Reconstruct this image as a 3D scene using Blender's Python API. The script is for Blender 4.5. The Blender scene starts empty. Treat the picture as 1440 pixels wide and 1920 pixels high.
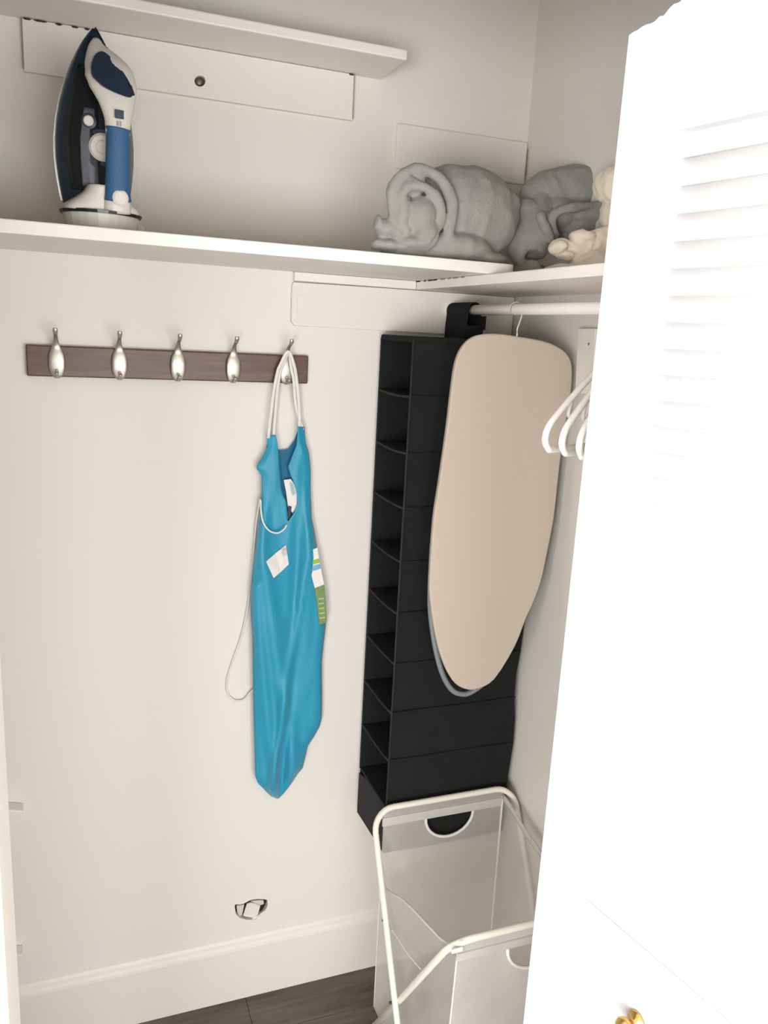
import bpy, bmesh, math, random
import numpy as np
from mathutils import Vector, Matrix, noise
random.seed(7)
D = bpy.data
COL = bpy.context.scene.collection
R = math.radians
# ------------------------------------------------------------------ camera
FPX = 1510.23
YAW, PITCH, ROLL = 0.370572, 0.219612, 0.053059
CAM = Vector((-0.951574, -1.693603, 1.636127))
fw = Vector((math.sin(YAW)*math.cos(PITCH), math.cos(YAW)*math.cos(PITCH), -math.sin(PITCH)))
r0 = fw.cross(Vector((0, 0, 1))).normalized(); u0 = r0.cross(fw)
rt = math.cos(ROLL)*r0 + math.sin(ROLL)*u0
up = -math.sin(ROLL)*r0 + math.cos(ROLL)*u0
cd = D.cameras.new('camera'); cam = D.objects.new('camera', cd); COL.objects.link(cam)
cd.sensor_fit = 'VERTICAL'; cd.sensor_height = 24.0; cd.lens = FPX/1920*24.0; cd.clip_start = 0.02
cam.matrix_world = Matrix(((rt.x, up.x, -fw.x, CAM.x), (rt.y, up.y, -fw.y, CAM.y), (rt.z, up.z, -fw.z, CAM.z), (0, 0, 0, 1)))
bpy.context.scene.camera = cam
# ------------------------------------------------------------------ world, light, exposure
sc = bpy.context.scene
w = D.worlds.new('World'); sc.world = w; w.use_nodes = True
w.node_tree.nodes['Background'].inputs[0].default_value = (0.80, 0.88, 1.0, 1)
w.node_tree.nodes['Background'].inputs[1].default_value = 1.0
sc.view_settings.view_transform = 'Standard'; sc.view_settings.look = 'None'
sc.view_settings.exposure = -0.34; sc.view_settings.gamma = 1.0; sc.view_settings.use_curve_mapping = False

def area(name, loc, to, sx, sy, power, col):
    l = D.lights.new(name, 'AREA'); l.shape = 'RECTANGLE'; l.size = sx; l.size_y = sy; l.energy = power; l.color = col
    o = D.objects.new(name, l); COL.objects.link(o); o.location = loc
    o.rotation_euler = (Vector(to)-Vector(loc)).to_track_quat('-Z', 'Y').to_euler()
P_REAR, P_LEFT, P_SIDE = 108, 102, 84
area('daylight_rear_window', (-.05, -3.36, 0.98), (-.05, 0, 1.05), 2.6, 1.2, P_REAR, (1.0, 1.0, 1.04))
area('added_fill_rear_left', (-2.2, -3.36, 0.98), (-.5, 0, 1.05), 1.2, 1.2, P_LEFT, (1.0, 1.0, 1.04))  # added fill lamp, brightens the right wall and ironing board
area('daylight_side_window', (-3.06, -2.25, 1.05), (0, -2.0, 1.05), 1.3, 1.2, P_SIDE, (1.0, 1.0, 1.04))

# ------------------------------------------------------------------ helpers
def lin(c):
    return tuple(((x/255)/12.92 if x/255 <= .04045 else ((x/255+.055)/1.055)**2.4) for x in c) + (1,)
MATS = {}
def mat(name, col, rough=.6, metal=0., bump=0., bscale=40., var=0., vscale=3., coat=0., spec=.5, sheen=0.):
    m = D.materials.new(name); m.use_nodes = True; nt = m.node_tree; b = nt.nodes['Principled BSDF']
    b.inputs['Base Color'].default_value = lin(col); b.inputs['Roughness'].default_value = rough
    b.inputs['Metallic'].default_value = metal; b.inputs['Coat Weight'].default_value = coat
    b.inputs['Specular IOR Level'].default_value = spec; b.inputs['Sheen Weight'].default_value = sheen
    tc = nt.nodes.new('ShaderNodeTexCoord')
    if var:
        n = nt.nodes.new('ShaderNodeTexNoise'); n.inputs['Scale'].default_value = vscale; n.inputs['Detail'].default_value = 4
        nt.links.new(tc.outputs['Object'], n.inputs['Vector'])
        mx = nt.nodes.new('ShaderNodeMix'); mx.data_type = 'RGBA'
        mx.inputs['A'].default_value = lin([min(255, max(0, c*(1-var))) for c in col])
        mx.inputs['B'].default_value = lin([min(255, c*(1+var)) for c in col])
        nt.links.new(n.outputs['Fac'], mx.inputs['Factor']); nt.links.new(mx.outputs['Result'], b.inputs['Base Color'])
    if bump:
        n2 = nt.nodes.new('ShaderNodeTexNoise'); n2.inputs['Scale'].default_value = bscale; n2.inputs['Detail'].default_value = 5
        nt.links.new(tc.outputs['Object'], n2.inputs['Vector'])
        bp = nt.nodes.new('ShaderNodeBump'); bp.inputs['Strength'].default_value = bump; bp.inputs['Distance'].default_value = .004
        nt.links.new(n2.outputs['Fac'], bp.inputs['Height']); nt.links.new(bp.outputs['Normal'], b.inputs['Normal'])
    MATS[name] = m
    return m
M_WALL = mat('wall paint', (233, 228, 218), .75, bump=.35, bscale=9, var=.008, vscale=2.5)
M_TRIM = mat('trim paint', (236, 230, 219), .45, bump=.15, bscale=14)
M_SHELF = mat('shelf paint', (240, 234, 225), .5, bump=.12, bscale=20)
M_CEIL = mat('ceiling paint', (222, 219, 212), .8, bump=.2, bscale=30)
M_CASING = mat('casing paint', (240, 238, 232), .5, bump=.06, bscale=20)
M_DOOR = mat('door paint', (211, 210, 209), .5, bump=.06, bscale=20)
M_DARKCRACK = mat('dark gap', (58, 50, 42), .95, var=.1)
M_CAVITY = mat('wall cavity', (40, 34, 28), .95, var=.1)
M_PAPER = mat('torn plasterboard', (214, 205, 192), .9, bump=.3, bscale=60)
M_BLACKCLOTH = mat('black woven fabric', (33, 34, 33), .95, bump=.35, bscale=240, var=.10, vscale=14, spec=.15)
M_BLACKEDGE = mat('black piping', (52, 52, 51), .9, bump=.2, bscale=200, spec=.2)
M_BOARD = mat('beige board cover', (196, 182, 166), .9, bump=.12, bscale=300, var=.01, spec=.2)
M_GREYMETAL = mat('grey coated metal', (142, 150, 152), .4, .3)
M_NICKEL = mat('brushed nickel', (190, 184, 172), .42, .85, bump=.05, bscale=80)
M_BRASS = mat('polished brass', (214, 178, 104), .22, .9, var=.05, vscale=30)
M_WHITEPLASTIC = mat('white plastic', (238, 234, 225), .35, spec=.5)
M_ROD = mat('rod enamel', (236, 231, 223), .35)
M_FRAME = mat('cream coated tube', (238, 232, 217), .35)
M_STRING = mat('white cotton tape', (228, 225, 218), .85, bump=.2, bscale=300)
M_NAVY = mat('navy plastic', (36, 50, 68), .28, spec=.5, var=.08, vscale=20)
M_BLACKPL = mat('smoked black plastic', (24, 27, 31), .25)
M_SMOKE = mat('smoky grey tank', (98, 99, 108), .2)
M_BLUEGRIP = mat('blue rubber grip', (52, 96, 138), .6, bump=.15, bscale=300)
M_IRONWHITE = mat('warm white plastic', (226, 219, 208), .35)
M_STEEL = mat('steel soleplate', (210, 208, 204), .25, 1.)
M_TEAL = mat('teal polyester', (40, 150, 180), .48, bump=.10, bscale=350, spec=.45, sheen=.2, var=.03, vscale=12)
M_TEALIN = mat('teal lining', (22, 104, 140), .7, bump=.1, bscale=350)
M_TAG = mat('white tag', (236, 230, 224), .7, var=.01)
M_GREENTAG = mat('lime green print', (142, 190, 66), .6)
M_BLUETAG = mat('sky blue print', (120, 172, 208), .6)
M_CREAM = mat('cream cotton', (250, 236, 214), .9, bump=.25, bscale=120, spec=.2, sheen=.2)

def wave_bump(m, scale, strength):
    nt = m.node_tree; b = nt.nodes['Principled BSDF']; tc = nt.nodes.new('ShaderNodeTexCoord')
    wv = nt.nodes.new('ShaderNodeTexWave'); wv.inputs['Scale'].default_value = scale; wv.inputs['Distortion'].default_value = 2
    nt.links.new(tc.outputs['Object'], wv.inputs['Vector'])
    bp = nt.nodes.new('ShaderNodeBump'); bp.inputs['Strength'].default_value = strength; bp.inputs['Distance'].default_value = .002
    nt.links.new(wv.outputs['Fac'], bp.inputs['Height']); nt.links.new(bp.outputs['Normal'], b.inputs['Normal'])

def grain(name, c1, c2, c3, sx, sy, rough):
    m = D.materials.new(name); m.use_nodes = True; nt = m.node_tree; b = nt.nodes['Principled BSDF']
    b.inputs['Roughness'].default_value = rough
    tc = nt.nodes.new('ShaderNodeTexCoord'); mp = nt.nodes.new('ShaderNodeMapping'); mp.inputs['Scale'].default_value = (sx, sy, sy)
    oi = nt.nodes.new('ShaderNodeObjectInfo'); add = nt.nodes.new('ShaderNodeVectorMath'); add.operation = 'ADD'
    nt.links.new(tc.outputs['Object'], add.inputs[0]); nt.links.new(oi.outputs['Location'], add.inputs[1])
    nt.links.new(add.outputs[0], mp.inputs['Vector'])
    n = nt.nodes.new('ShaderNodeTexNoise'); n.inputs['Scale'].default_value = 1; n.inputs['Detail'].default_value = 6; n.inputs['Roughness'].default_value = .65
    nt.links.new(mp.outputs[0], n.inputs['Vector'])
    cr = nt.nodes.new('ShaderNodeValToRGB'); e = cr.color_ramp.elements
    e[0].position = .3; e[0].color = lin(c1); e[1].position = .72; e[1].color = lin(c3)
    k = e.new(.5); k.color = lin(c2)
    nt.links.new(n.outputs['Fac'], cr.inputs[0]); nt.links.new(cr.outputs[0], b.inputs['Base Color'])
    bp = nt.nodes.new('ShaderNodeBump'); bp.inputs['Strength'].default_value = .15; bp.inputs['Distance'].default_value = .002
    nt.links.new(n.outputs['Fac'], bp.inputs['Height']); nt.links.new(bp.outputs['Normal'], b.inputs['Normal'])
    return m
M_FLOOR = grain('grey oak laminate', (66, 56, 50), (96, 87, 81), (122, 114, 107), 2.2, 26, .45)
M_WALNUT = grain('dark walnut', (66, 42, 30), (90, 60, 43), (112, 79, 57), 6, 60, .38)
M_LINEN = mat('grey washed linen', (162, 159, 154), .92, bump=.45, bscale=330, var=.07, vscale=30, spec=.15, sheen=.15)
M_LINEN2 = mat('darker grey washed linen', (152, 149, 144), .92, bump=.45, bscale=330, var=.07, vscale=30, spec=.15, sheen=.15)

def mesh_fabric(name, col, alpha):
    m = D.materials.new(name); m.use_nodes = True; nt = m.node_tree; nt.nodes.remove(nt.nodes['Principled BSDF'])
    out = nt.nodes['Material Output']
    df = nt.nodes.new('ShaderNodeBsdfDiffuse'); df.inputs[0].default_value = lin(col)
    tl = nt.nodes.new('ShaderNodeBsdfTranslucent'); tl.inputs[0].default_value = lin(col)
    m1 = nt.nodes.new('ShaderNodeMixShader'); m1.inputs[0].default_value = .4
    tr = nt.nodes.new('ShaderNodeBsdfTransparent'); m2 = nt.nodes.new('ShaderNodeMixShader')
    tc = nt.nodes.new('ShaderNodeTexCoord'); n = nt.nodes.new('ShaderNodeTexNoise'); n.inputs['Scale'].default_value = 14
    mr = nt.nodes.new('ShaderNodeMapRange'); mr.inputs['To Min'].default_value = alpha-.04; mr.inputs['To Max'].default_value = alpha+.04
    nt.links.new(tc.outputs['Object'], n.inputs['Vector']); nt.links.new(n.outputs['Fac'], mr.inputs['Value']); nt.links.new(mr.outputs[0], m2.inputs[0])
    nt.links.new(df.outputs[0], m1.inputs[1]); nt.links.new(tl.outputs[0], m1.inputs[2])
    nt.links.new(tr.outputs[0], m2.inputs[1]); nt.links.new(m1.outputs[0], m2.inputs[2]); nt.links.new(m2.outputs[0], out.inputs['Surface'])
    return m
M_MESH = mesh_fabric('white mesh fabric', (244, 240, 234), .42)
M_HEM = mesh_fabric('white hem fabric', (232, 229, 224), .86)

WL = {}   # world location of every object's origin
def setp(o, label=None, cat=None, group=None, kind=None):
    if label: o['label'] = label
    if cat: o['category'] = cat
    if group: o['group'] = group
    if kind: o['kind'] = kind
    return o
def obj(name, vf, m, parent=None, smooth=False, origin=None, bevel=0., seg=2):
    """vf = (verts in world metres, faces); linked as one mesh object, made local to its parent."""
    v, f = vf
    if parent is not None: org = WL[parent.name]
    else: org = Vector(origin) if origin is not None else Vector((0, 0, 0))
    own = Vector(origin) if (parent is not None and origin is not None) else org
    me = D.meshes.new(name); me.from_pydata([tuple(Vector(p)-own) for p in v], [], [tuple(q) for q in f]); me.update()
    bm = bmesh.new(); bm.from_mesh(me); bmesh.ops.recalc_face_normals(bm, faces=bm.faces); bm.to_mesh(me); bm.free()
    o = D.objects.new(name, me); COL.objects.link(o)
    for mm in (m if isinstance(m, (list, tuple)) else [m]): me.materials.append(mm)
    if smooth:
        for p in me.polygons: p.use_smooth = True
    if parent is not None: o.parent = parent; o.location = own-org
    else: o.location = own
    WL[o.name] = own
    if bevel:
        b = o.modifiers.new('bevel', 'BEVEL'); b.width = bevel; b.segments = seg; b.limit_method = 'ANGLE'; b.angle_limit = R(40)
    return o
def thing(name, loc, label, cat, group=None):
    o = D.objects.new(name, None); COL.objects.link(o); o.location = loc; o.empty_display_size = .05
    WL[o.name] = Vector(loc)
    return setp(o, label, cat, group)
def struct(name, vf, m, **k):
    return setp(obj(name, vf, m, **k), kind='structure')
def join(*parts):
    V, F = [], []
    for v, f in parts:
        n = len(V); V += list(v); F += [tuple(i+n for i in q) for q in f]
    return V, F
def box(a, b):
    (x0, y0, z0), (x1, y1, z1) = a, b
    v = [(x0, y0, z0), (x1, y0, z0), (x1, y1, z0), (x0, y1, z0), (x0, y0, z1), (x1, y0, z1), (x1, y1, z1), (x0, y1, z1)]
    return v, [(0, 3, 2, 1), (4, 5, 6, 7), (0, 1, 5, 4), (1, 2, 6, 5), (2, 3, 7, 6), (3, 0, 4, 7)]
def prism(pts, d):
    """closed polygon (list of 3D points) extruded by vector d"""
    n = len(pts); d = Vector(d); P = [Vector(p) for p in pts]
    v = P+[p+d for p in P]
    return v, [tuple(range(n))[::-1], tuple(range(n, 2*n))]+[(i, (i+1) % n, n+(i+1) % n, n+i) for i in range(n)]
def spline(pts, k=6, closed=False):
    P = [Vector(p) for p in pts]; n = len(P); out = []
    rng = n if closed else n-1
    for i in range(rng):
        p0 = P[(i-1) % n] if (closed or i > 0) else P[0]*2-P[1]
        p1 = P[i]; p2 = P[(i+1) % n]
        p3 = P[(i+2) % n] if (closed or i+2 < n) else P[-1]*2-P[-2]
        for j in range(k):
            t = j/k
            out.append(.5*((2*p1)+(p2-p0)*t+(2*p0-5*p1+4*p2-p3)*t*t+(3*p1-p0-3*p2+p3)*t*t*t))
    if not closed: out.append(P[-1])
    return out
def frames(P, upv=None, closed=False):
    T = []
    n = len(P)
    for i in range(n):
        a = P[i-1] if (i > 0 or closed) else P[i]; b = P[(i+1) % n] if (i < n-1 or closed) else P[i]
        T.append((b-a).normalized())
    up_ = Vector(upv) if upv is not None else (Vector((0, 0, 1)) if abs(T[0].z) < .9 else Vector((1, 0, 0)))
    S = []
    s = T[0].cross(up_).normalized()
    for i in range(n):
        if upv is not None:
            q = T[i].cross(up_)
            s = q.normalized() if q.length > .05 else s
        else:
            s = (s-T[i]*s.dot(T[i])).normalized()
        S.append((T[i], s, s.cross(T[i]).normalized()))
    return S
def tube(pts, r, seg=10, closed=False, rw=None, upv=None, cap=True):
    """round (or oval, rw x r) tube along pts; r, rw may be lists"""
    P = [Vector(p) for p in pts]; n = len(P); F = frames(P, upv, closed)
    V = []; Q = []
    for i in range(n):
        rr = r[i] if isinstance(r, (list, tuple)) else r
        ww = rr if rw is None else (rw[i] if isinstance(rw, (list, tuple)) else rw)
        t, s, u = F[i]
        for j in range(seg):
            a = 2*math.pi*j/seg
            V.append(P[i]+s*ww*math.cos(a)+u*rr*math.sin(a))
    for i in range(n if closed else n-1):
        for j in range(seg):
            a = i*seg+j; b = i*seg+(j+1) % seg; c = ((i+1) % n)*seg+(j+1) % seg; d = ((i+1) % n)*seg+j
            Q.append((a, b, c, d))
    if cap and not closed:
        Q.append(tuple(range(seg))[::-1]); Q.append(tuple(range((n-1)*seg, n*seg)))
    return V, Q
def loft(rings, cap=True, closed_ring=True):
    n = len(rings[0]); V = [Vector(p) for r_ in rings for p in r_]; Q = []
    for i in range(len(rings)-1):
        for j in range(n if closed_ring else n-1):
            Q.append((i*n+j, i*n+(j+1) % n, (i+1)*n+(j+1) % n, (i+1)*n+j))
    if cap and closed_ring:
        Q.append(tuple(range(n))[::-1]); Q.append(tuple(range((len(rings)-1)*n, len(rings)*n)))
    return V, Q
def strip(pts, wv, th):
    """flat band along pts; wv = half-width vector; th = thickness vector"""
    wv = Vector(wv); th = Vector(th)
    rings = [[p-wv, p+wv, p+wv+th, p-wv+th] for p in map(Vector, pts)]
    return loft(rings)
def grid(rows):
    n = len(rows[0]); V = [Vector(p) for r_ in rows for p in r_]; Q = []
    for i in range(len(rows)-1):
        for j in range(n-1): Q.append((i*n+j, i*n+j+1, (i+1)*n+j+1, (i+1)*n+j))
    return V, Q
def lathe(c, axis, prof, seg=20):
    c = Vector(c); ax = Vector(axis).normalized(); a = ax.orthogonal().normalized(); b = ax.cross(a)
    rings = [[c+ax*h+(a*math.cos(2*math.pi*j/seg)+b*math.sin(2*math.pi*j/seg))*max(r, 1e-5) for j in range(seg)] for r, h in prof]
    return loft(rings)
def fill(outer, holes, d):
    """flat polygon with holes, extruded by d"""
    bm = bmesh.new(); ed = []; loops = []
    for lp in [outer]+holes:
        vs = [bm.verts.new(p) for p in lp]; loops.append(vs)
        ed += [bm.edges.new((vs[i], vs[(i+1) % len(vs)])) for i in range(len(vs))]
    bmesh.ops.triangle_fill(bm, edges=ed, use_beauty=True, use_dissolve=False)
    bm.verts.ensure_lookup_table(); bm.verts.index_update()
    V = [v.co.copy() for v in bm.verts]; F = [tuple(v.index for v in f.verts) for f in bm.faces]
    L = [[v.index for v in l] for l in loops]; bm.free()
    n = len(V); d = Vector(d); V2 = V+[v+d for v in V]
    F2 = F+[tuple(i+n for i in f)[::-1] for f in F]
    for l in L:
        for i in range(len(l)):
            a, b = l[i], l[(i+1) % len(l)]; F2.append((a, b, b+n, a+n))
    return V2, F2
def at(axis, val, px, py):
    """the point of a plane (axis = val) that stands at a measured spot of the photograph"""
    d = fw+rt*((px-720)/FPX)-up*((py-960)/FPX); i = 'xyz'.index(axis)
    return CAM+d*((val-CAM[i])/d[i])

# ================================================================== SETTING
OPY = -0.86            # plane of the closet opening
# back wall with the hole knocked through the plaster
hp = [(440, 1698), (442, 1695.5), (450, 1696), (458, 1694), (465, 1690), (472, 1687), (483, 1685.5), (495, 1686), (501, 1687.5), (502, 1696), (499, 1705), (495, 1712), (487, 1718), (478, 1724.5), (463, 1725), (449, 1721), (442, 1714)]
hole = [at('y', 0, *q) for q in hp]
wall_back = struct('wall_back', fill([Vector((-1.65, 0, 0)), Vector((0, 0, 0)), Vector((0, 0, 2.6)), Vector((-1.65, 0, 2.6))], [hole], (0, .10, 0)), M_WALL)
hc = sum(hole, Vector())/len(hole)
obj('hole_cavity', box((hc.x-.09, .014, hc.z-.07), (hc.x+.09, .018, hc.z+.07)), M_CAVITY, wall_back)
def flap(pts, y0, y1, th=.004):
    P = [at('y', y0 if i < len(pts)/2 else y1, *q) for i, q in enumerate(pts)]
    return prism(P, (0, th, 0))
obj('plaster_flap', flap([(443.5, 1698.5), (451, 1697.5), (458, 1696), (456, 1706), (454, 1716), (449, 1717), (445, 1711)], .004, .008), M_PAPER, wall_back)
obj('plaster_flap', flap([(463, 1695), (470, 1693), (479, 1695), (488, 1698.5), (484, 1714), (477, 1721.5), (456, 1717.5)], .001, .004), M_WALL, wall_back)
obj('plaster_flap', flap([(470, 1690), (483, 1688), (494, 1688), (495, 1695), (489, 1697), (479, 1693.5)], .004, .006), M_PAPER, wall_back)
obj('plaster_flap', flap([(497, 1707), (501.5, 1699), (500, 1705), (495, 1712), (478, 1724.5), (470, 1724), (484, 1717)], .001, .003), M_WALL, wall_back)
wall_right = struct('wall_right', box((0, -.86, 0), (.1, 0, 2.6)), M_WALL)
wall_left = struct('wall_left', box((-1.75, -.86, 0), (-1.65, 0, 2.6)), M_WALL)
JX0, JX1, HZ = -1.030, -.30, 2.022
struct('wall_front', join(box((-3.0, OPY-.10, 0), (JX0-.02, OPY, 2.6)), box((JX1+.02, OPY-.10, 0), (1.6, OPY, 2.6)), box((JX0-.02, OPY-.10, HZ+.02), (JX1+.02, OPY, 2.6))), M_WALL)
struct('trim_1', box((JX0-.02, OPY-.105, 0), (JX0, OPY+.005, HZ)), M_TRIM, bevel=.002)
struct('trim_2', box((JX1, OPY-.105, 0), (JX1+.02, OPY+.005, HZ)), M_TRIM, bevel=.002)
struct('trim_3', box((JX0-.02, OPY-.105, HZ), (JX1+.02, OPY+.005, HZ+.02)), M_TRIM, bevel=.002)
struct('trim_4', box((JX0-.085, OPY-.118, 0), (JX0-.006, OPY-.10, HZ+.07)), M_CASING, bevel=.003)
struct('ceiling', box((-3.1, -3.4, 2.6), (1.7, .1, 2.7)), M_CEIL)
# room outside the closet, with two windows and a rear-left one added for its light
def win_wall(axis):
    if axis == 'rear':
        o_ = [Vector((-3.0, -3.3, 0)), Vector((1.6, -3.3, 0)), Vector((1.6, -3.3, 2.6)), Vector((-3.0, -3.3, 2.6))]
        h_ = [[Vector((a, -3.3, .38)), Vector((b, -3.3, .38)), Vector((b, -3.3, 1.58)), Vector((a, -3.3, 1.58))] for a, b in ((-2.8, -1.6), (-1.35, 1.25))]
        return fill(o_, h_, (0, -.1, 0))
    o_ = [Vector((-3.0, -3.3, 0)), Vector((-3.0, -.96, 0)), Vector((-3.0, -.96, 2.6)), Vector((-3.0, -3.3, 2.6))]
    h_ = [Vector((-3.0, -2.9, .45)), Vector((-3.0, -1.6, .45)), Vector((-3.0, -1.6, 1.65)), Vector((-3.0, -2.9, 1.65))]
    return fill(o_, [h_], (-.1, 0, 0))
struct('wall_room_rear', win_wall('rear'), M_WALL)
struct('wall_room_side', win_wall('side'), M_WALL)
struct('wall_room_right', box((1.6, -3.4, 0), (1.7, -.86, 2.6)), M_WALL)
def wframe(pts2, f3):
    (a0, b0), (a1, b1) = pts2; t = .035
    return join(box(f3(a0, b0), f3(a0+t, b1, 1)), box(f3(a1-t, b0), f3(a1, b1, 1)), box(f3(a0+t, b0), f3(a1-t, b0+t, 1)), box(f3(a0+t, b1-t), f3(a1-t, b1, 1)),
                box(f3((a0+a1)/2-t/2, b0+t), f3((a0+a1)/2+t/2, b1-t, 1)))
struct('window_1', wframe(((-1.35, .38), (1.25, 1.58)), lambda a, b, s=0: (a, -3.32+.03*s, b)), M_TRIM)
struct('added_window_left', wframe(((-2.8, .38), (-1.6, 1.58)), lambda a, b, s=0: (a, -3.32+.03*s, b)), M_TRIM)  # unseen frame, added around the rear-left fill lamp
struct('window_2', wframe(((-2.9, .45), (-1.6, 1.65)), lambda a, b, s=0: (-3.02+.03*s, a, b)), M_TRIM)
# baseboards
BH = .155
def bb_prof(): return [(0, 0), (.013, 0), (.013, BH-.014), (.0115, BH-.007), (.008, BH-.002), (.003, BH+.003), (0, BH+.010)]
pr = bb_prof()
struct('baseboard_back', loft([[Vector((x, -d, z)) for d, z in pr] for x in (-1.65, 0)]), M_TRIM)
struct('baseboard_right', loft([[Vector((-d, y, z)) for d, z in pr] for y in (-.86, -.016)]), M_TRIM)
struct('baseboard_left', loft([[Vector((-1.65+d, y, z)) for d, z in pr] for y in (-.86, -.016)]), M_TRIM)
# floor of laminate planks, laid along the back wall
floor = struct('floor', box((-3.1, -3.4, -.06), (1.7, .1, -.010)), M_CAVITY)
plank_cache = {}
PW = .128
row = 0; y = -.0
while y > -3.3:
    x = -3.0 - (row*.43) % 1.2
    while x < 1.6:
        x0, x1 = max(x, -3.0), min(x+1.2, 1.6)
        L = round(x1-x0, 3)
        if L > .02:
            ya, yb = y-PW, y
            if ya < -3.3: ya = -3.3
            key = (L, round(yb-ya, 3))
            if key not in plank_cache:
                vf = box((.0006, .0006, -.0099), (L-.0006, (yb-ya)-.0006, 0))
                me = D.meshes.new('plank'); me.from_pydata(vf[0], [], vf[1]); me.materials.append(M_FLOOR); plank_cache[key] = me
            o = D.objects.new('plank', plank_cache[key]); COL.objects.link(o); o.parent = floor; o.location = (x0, ya, 0)
        x += 1.2
    y -= PW; row += 1

# ================================================================== SHELVES, CLEATS, ROD
def board(name, vf, label, cat, m=M_SHELF, bev=.002, origin=(0, 0, 0), group=None):
    return setp(obj(name, vf, m, bevel=bev, origin=origin), label, cat, group)
Z1B, Z1T = 1.748, 1.768
board('wall_shelf', box((-1.65, -.142, 2.1365), (-.350, 0, 2.1550)), 'narrow white painted shelf at the top of the back wall, right end open', 'shelf', bev=.003, origin=(-1, 0, 2.1365))
e = [(-1.65, -.346), (-.212, -.346)]+[(-.212+.018*math.sin(a), -.346+.018*(1-math.cos(a))) for a in np.linspace(.3, math.pi/2, 5)]+[(-.194, 0), (-1.65, 0)]
board('wall_shelf', prism([Vector((a, b, Z1B)) for a, b in e], (0, 0, Z1T-Z1B)), 'long white painted shelf across the back wall carrying the clothes iron', 'shelf', origin=(-1, 0, Z1B))
board('wall_shelf', box((-.2515, -.86, 1.7295), (0, 0, Z1B-.0004)), 'white painted shelf along the right wall carrying the cream cloth', 'shelf', origin=(-.1, -.4, 1.73))
ca = thing('wall_cleat', (-.72, 0, 2.0505), 'painted board under the top shelf with a round dark hole', 'cleat')
hole2 = [at('y', -.012, 375+10.5*math.cos(a), 152+10.5*math.sin(a)) for a in np.linspace(0, 2*math.pi, 15)[:-1]]
x0, x1, z0, z1 = -1.020, -.412, 2.0505, 2.1360
obj('cleat_board', fill([Vector((x0, -.012, z0)), Vector((x1, -.012, z0)), Vector((x1, -.012, z1-.001)), Vector((x0, -.012, z1-.001))], [hole2], (0, .0115, 0)), M_WALL, ca)
c_ = sum(hole2, Vector())/14
obj('hole_back', box((c_.x-.012, -.0030, c_.z-.012), (c_.x+.012, -.0012, c_.z+.012)), mat('rusty recess', (84, 66, 52), .9, var=.3, vscale=200), ca)
obj('screw', lathe((c_.x, -.0032, c_.z), (0, -1, 0), [(0, 0), (.0048, 0), (.0046, .0018), (.002, .0028), (0, .0028)], 12), mat('aged screw', (150, 132, 112), .5, .6), ca)
def cracks(spans, parent, y, ex=0):
    for a, b in spans:
        A = at('y', y, *a); B = at('y', y, *b); A.z = B.z = 2.1342; n = 6; up_ = []; dn = []
        for i in range(n+1):
            t = i/n; p = A.lerp(B, t); h = .0016*(math.sin(math.pi*t)**.6+.1)*random.uniform(.7, 1.2)
            up_.append(p+Vector((0, 0, h))); dn.append(p-Vector((0, 0, h)))
        obj('crack_shade_line', prism(up_+dn[::-1], (0, .0015, 0)), M_DARKCRACK, parent)
cracks([((42, 30), (58, 31)), ((62, 31.5), (88, 37)), ((103, 40), (117, 42)), ((134, 45), (147, 47.5)), ((158, 50), (168, 51)), ((655, 135), (664, 143))], ca, -.0133)
obj('crack_shade_line', box((x0-.0012, -.0135, z0+.004), (x0+.0006, -.002, z1-.002)), mat('joint and shade line', (150, 138, 118), .9), ca)  # shadow line along the cleat's left edge, painted as a thin darker strip
obj('crack_shade_line', box((x1-.0006, -.0130, z0+.002), (x1+.0010, -.002, z1-.002)), MATS['joint and shade line'], ca)
cb = thing('wall_cleat', (-.3, 0, 1.638), 'painted support board behind the organizer, under the long shelf', 'cleat')
P = [(-.524, 1.727), (-.527, 1.720), (-.527, 1.648), (-.520, 1.6395), (-.005, 1.6375), (-.005, 1.7285), (-.30, 1.7285)]
obj('cleat_board', prism([Vector((a, -.011, b)) for a, b in P], (0, .0105, 0)), M_WALL, cb, bevel=.0015)
obj('upper_strip', box((-.524, -.016, 1.7295), (-.2525, -.0005, 1.7475)), M_SHELF, cb, bevel=.002)
obj('old_latch_plate', box((-.516, -.0125, 1.652), (-.500, -.0115, 1.702)), M_WALL, cb, bevel=.0006)
cc = thing('wall_cleat', (-.15, 0, 1.972), 'painted board on the back wall above the grey bundles', 'cleat')
obj('cleat_board', box((-.312, -.009, 1.972), (-.003, -.0005, 2.060)), M_WALL, cc, bevel=.003)
obj('crack_shade_line', box((-.0035, -.0095, 1.99), (-.0015, -.0085, 2.045)), MATS['joint and shade line'], cc)
# crack between the two shelves (part of the right shelf)
s2 = D.objects['wall_shelf.002']; WL[s2.name] = Vector((-.1, -.4, 1.73))
random.seed(3)
for y0, y1 in ((-.012, -.035), (-.055, -.066), (-.078, -.10), (-.104, -.122), (-.14, -.162), (-.175, -.19), (-.20, -.222), (-.236, -.25)):
    obj('crack_shade_line', box((-.2525, y1, Z1B-.0030), (-.2513, y0, Z1B-.0006)), M_DARKCRACK if y0 > -.12 else MATS['joint and shade line'], s2)
br = thing('rod_bracket_board', (0, -.30, 1.53), 'short upright painted board on the right wall beside the ironing board', 'bracket')
q = [at('x', -.018, *p) for p in [(1083, 616), (1116, 616), (1110, 738), (1078, 738)]]
obj('board_panel', prism(q, (.0175, 0, 0)), M_SHELF, br, bevel=.0015)
sp = at('x', -.018, 1104, 645)
obj('nail_head', lathe(sp, (-1, 0, 0), [(0, -.0005), (.0028, -.0005), (.0028, .0006), (0, .0008)], 10), mat('nail', (176, 160, 140), .5, .5), br)
rod = thing('closet_rod', (-.163, -.43, 1.691), 'white closet rod running forward from the back wall', 'rod')
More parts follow.
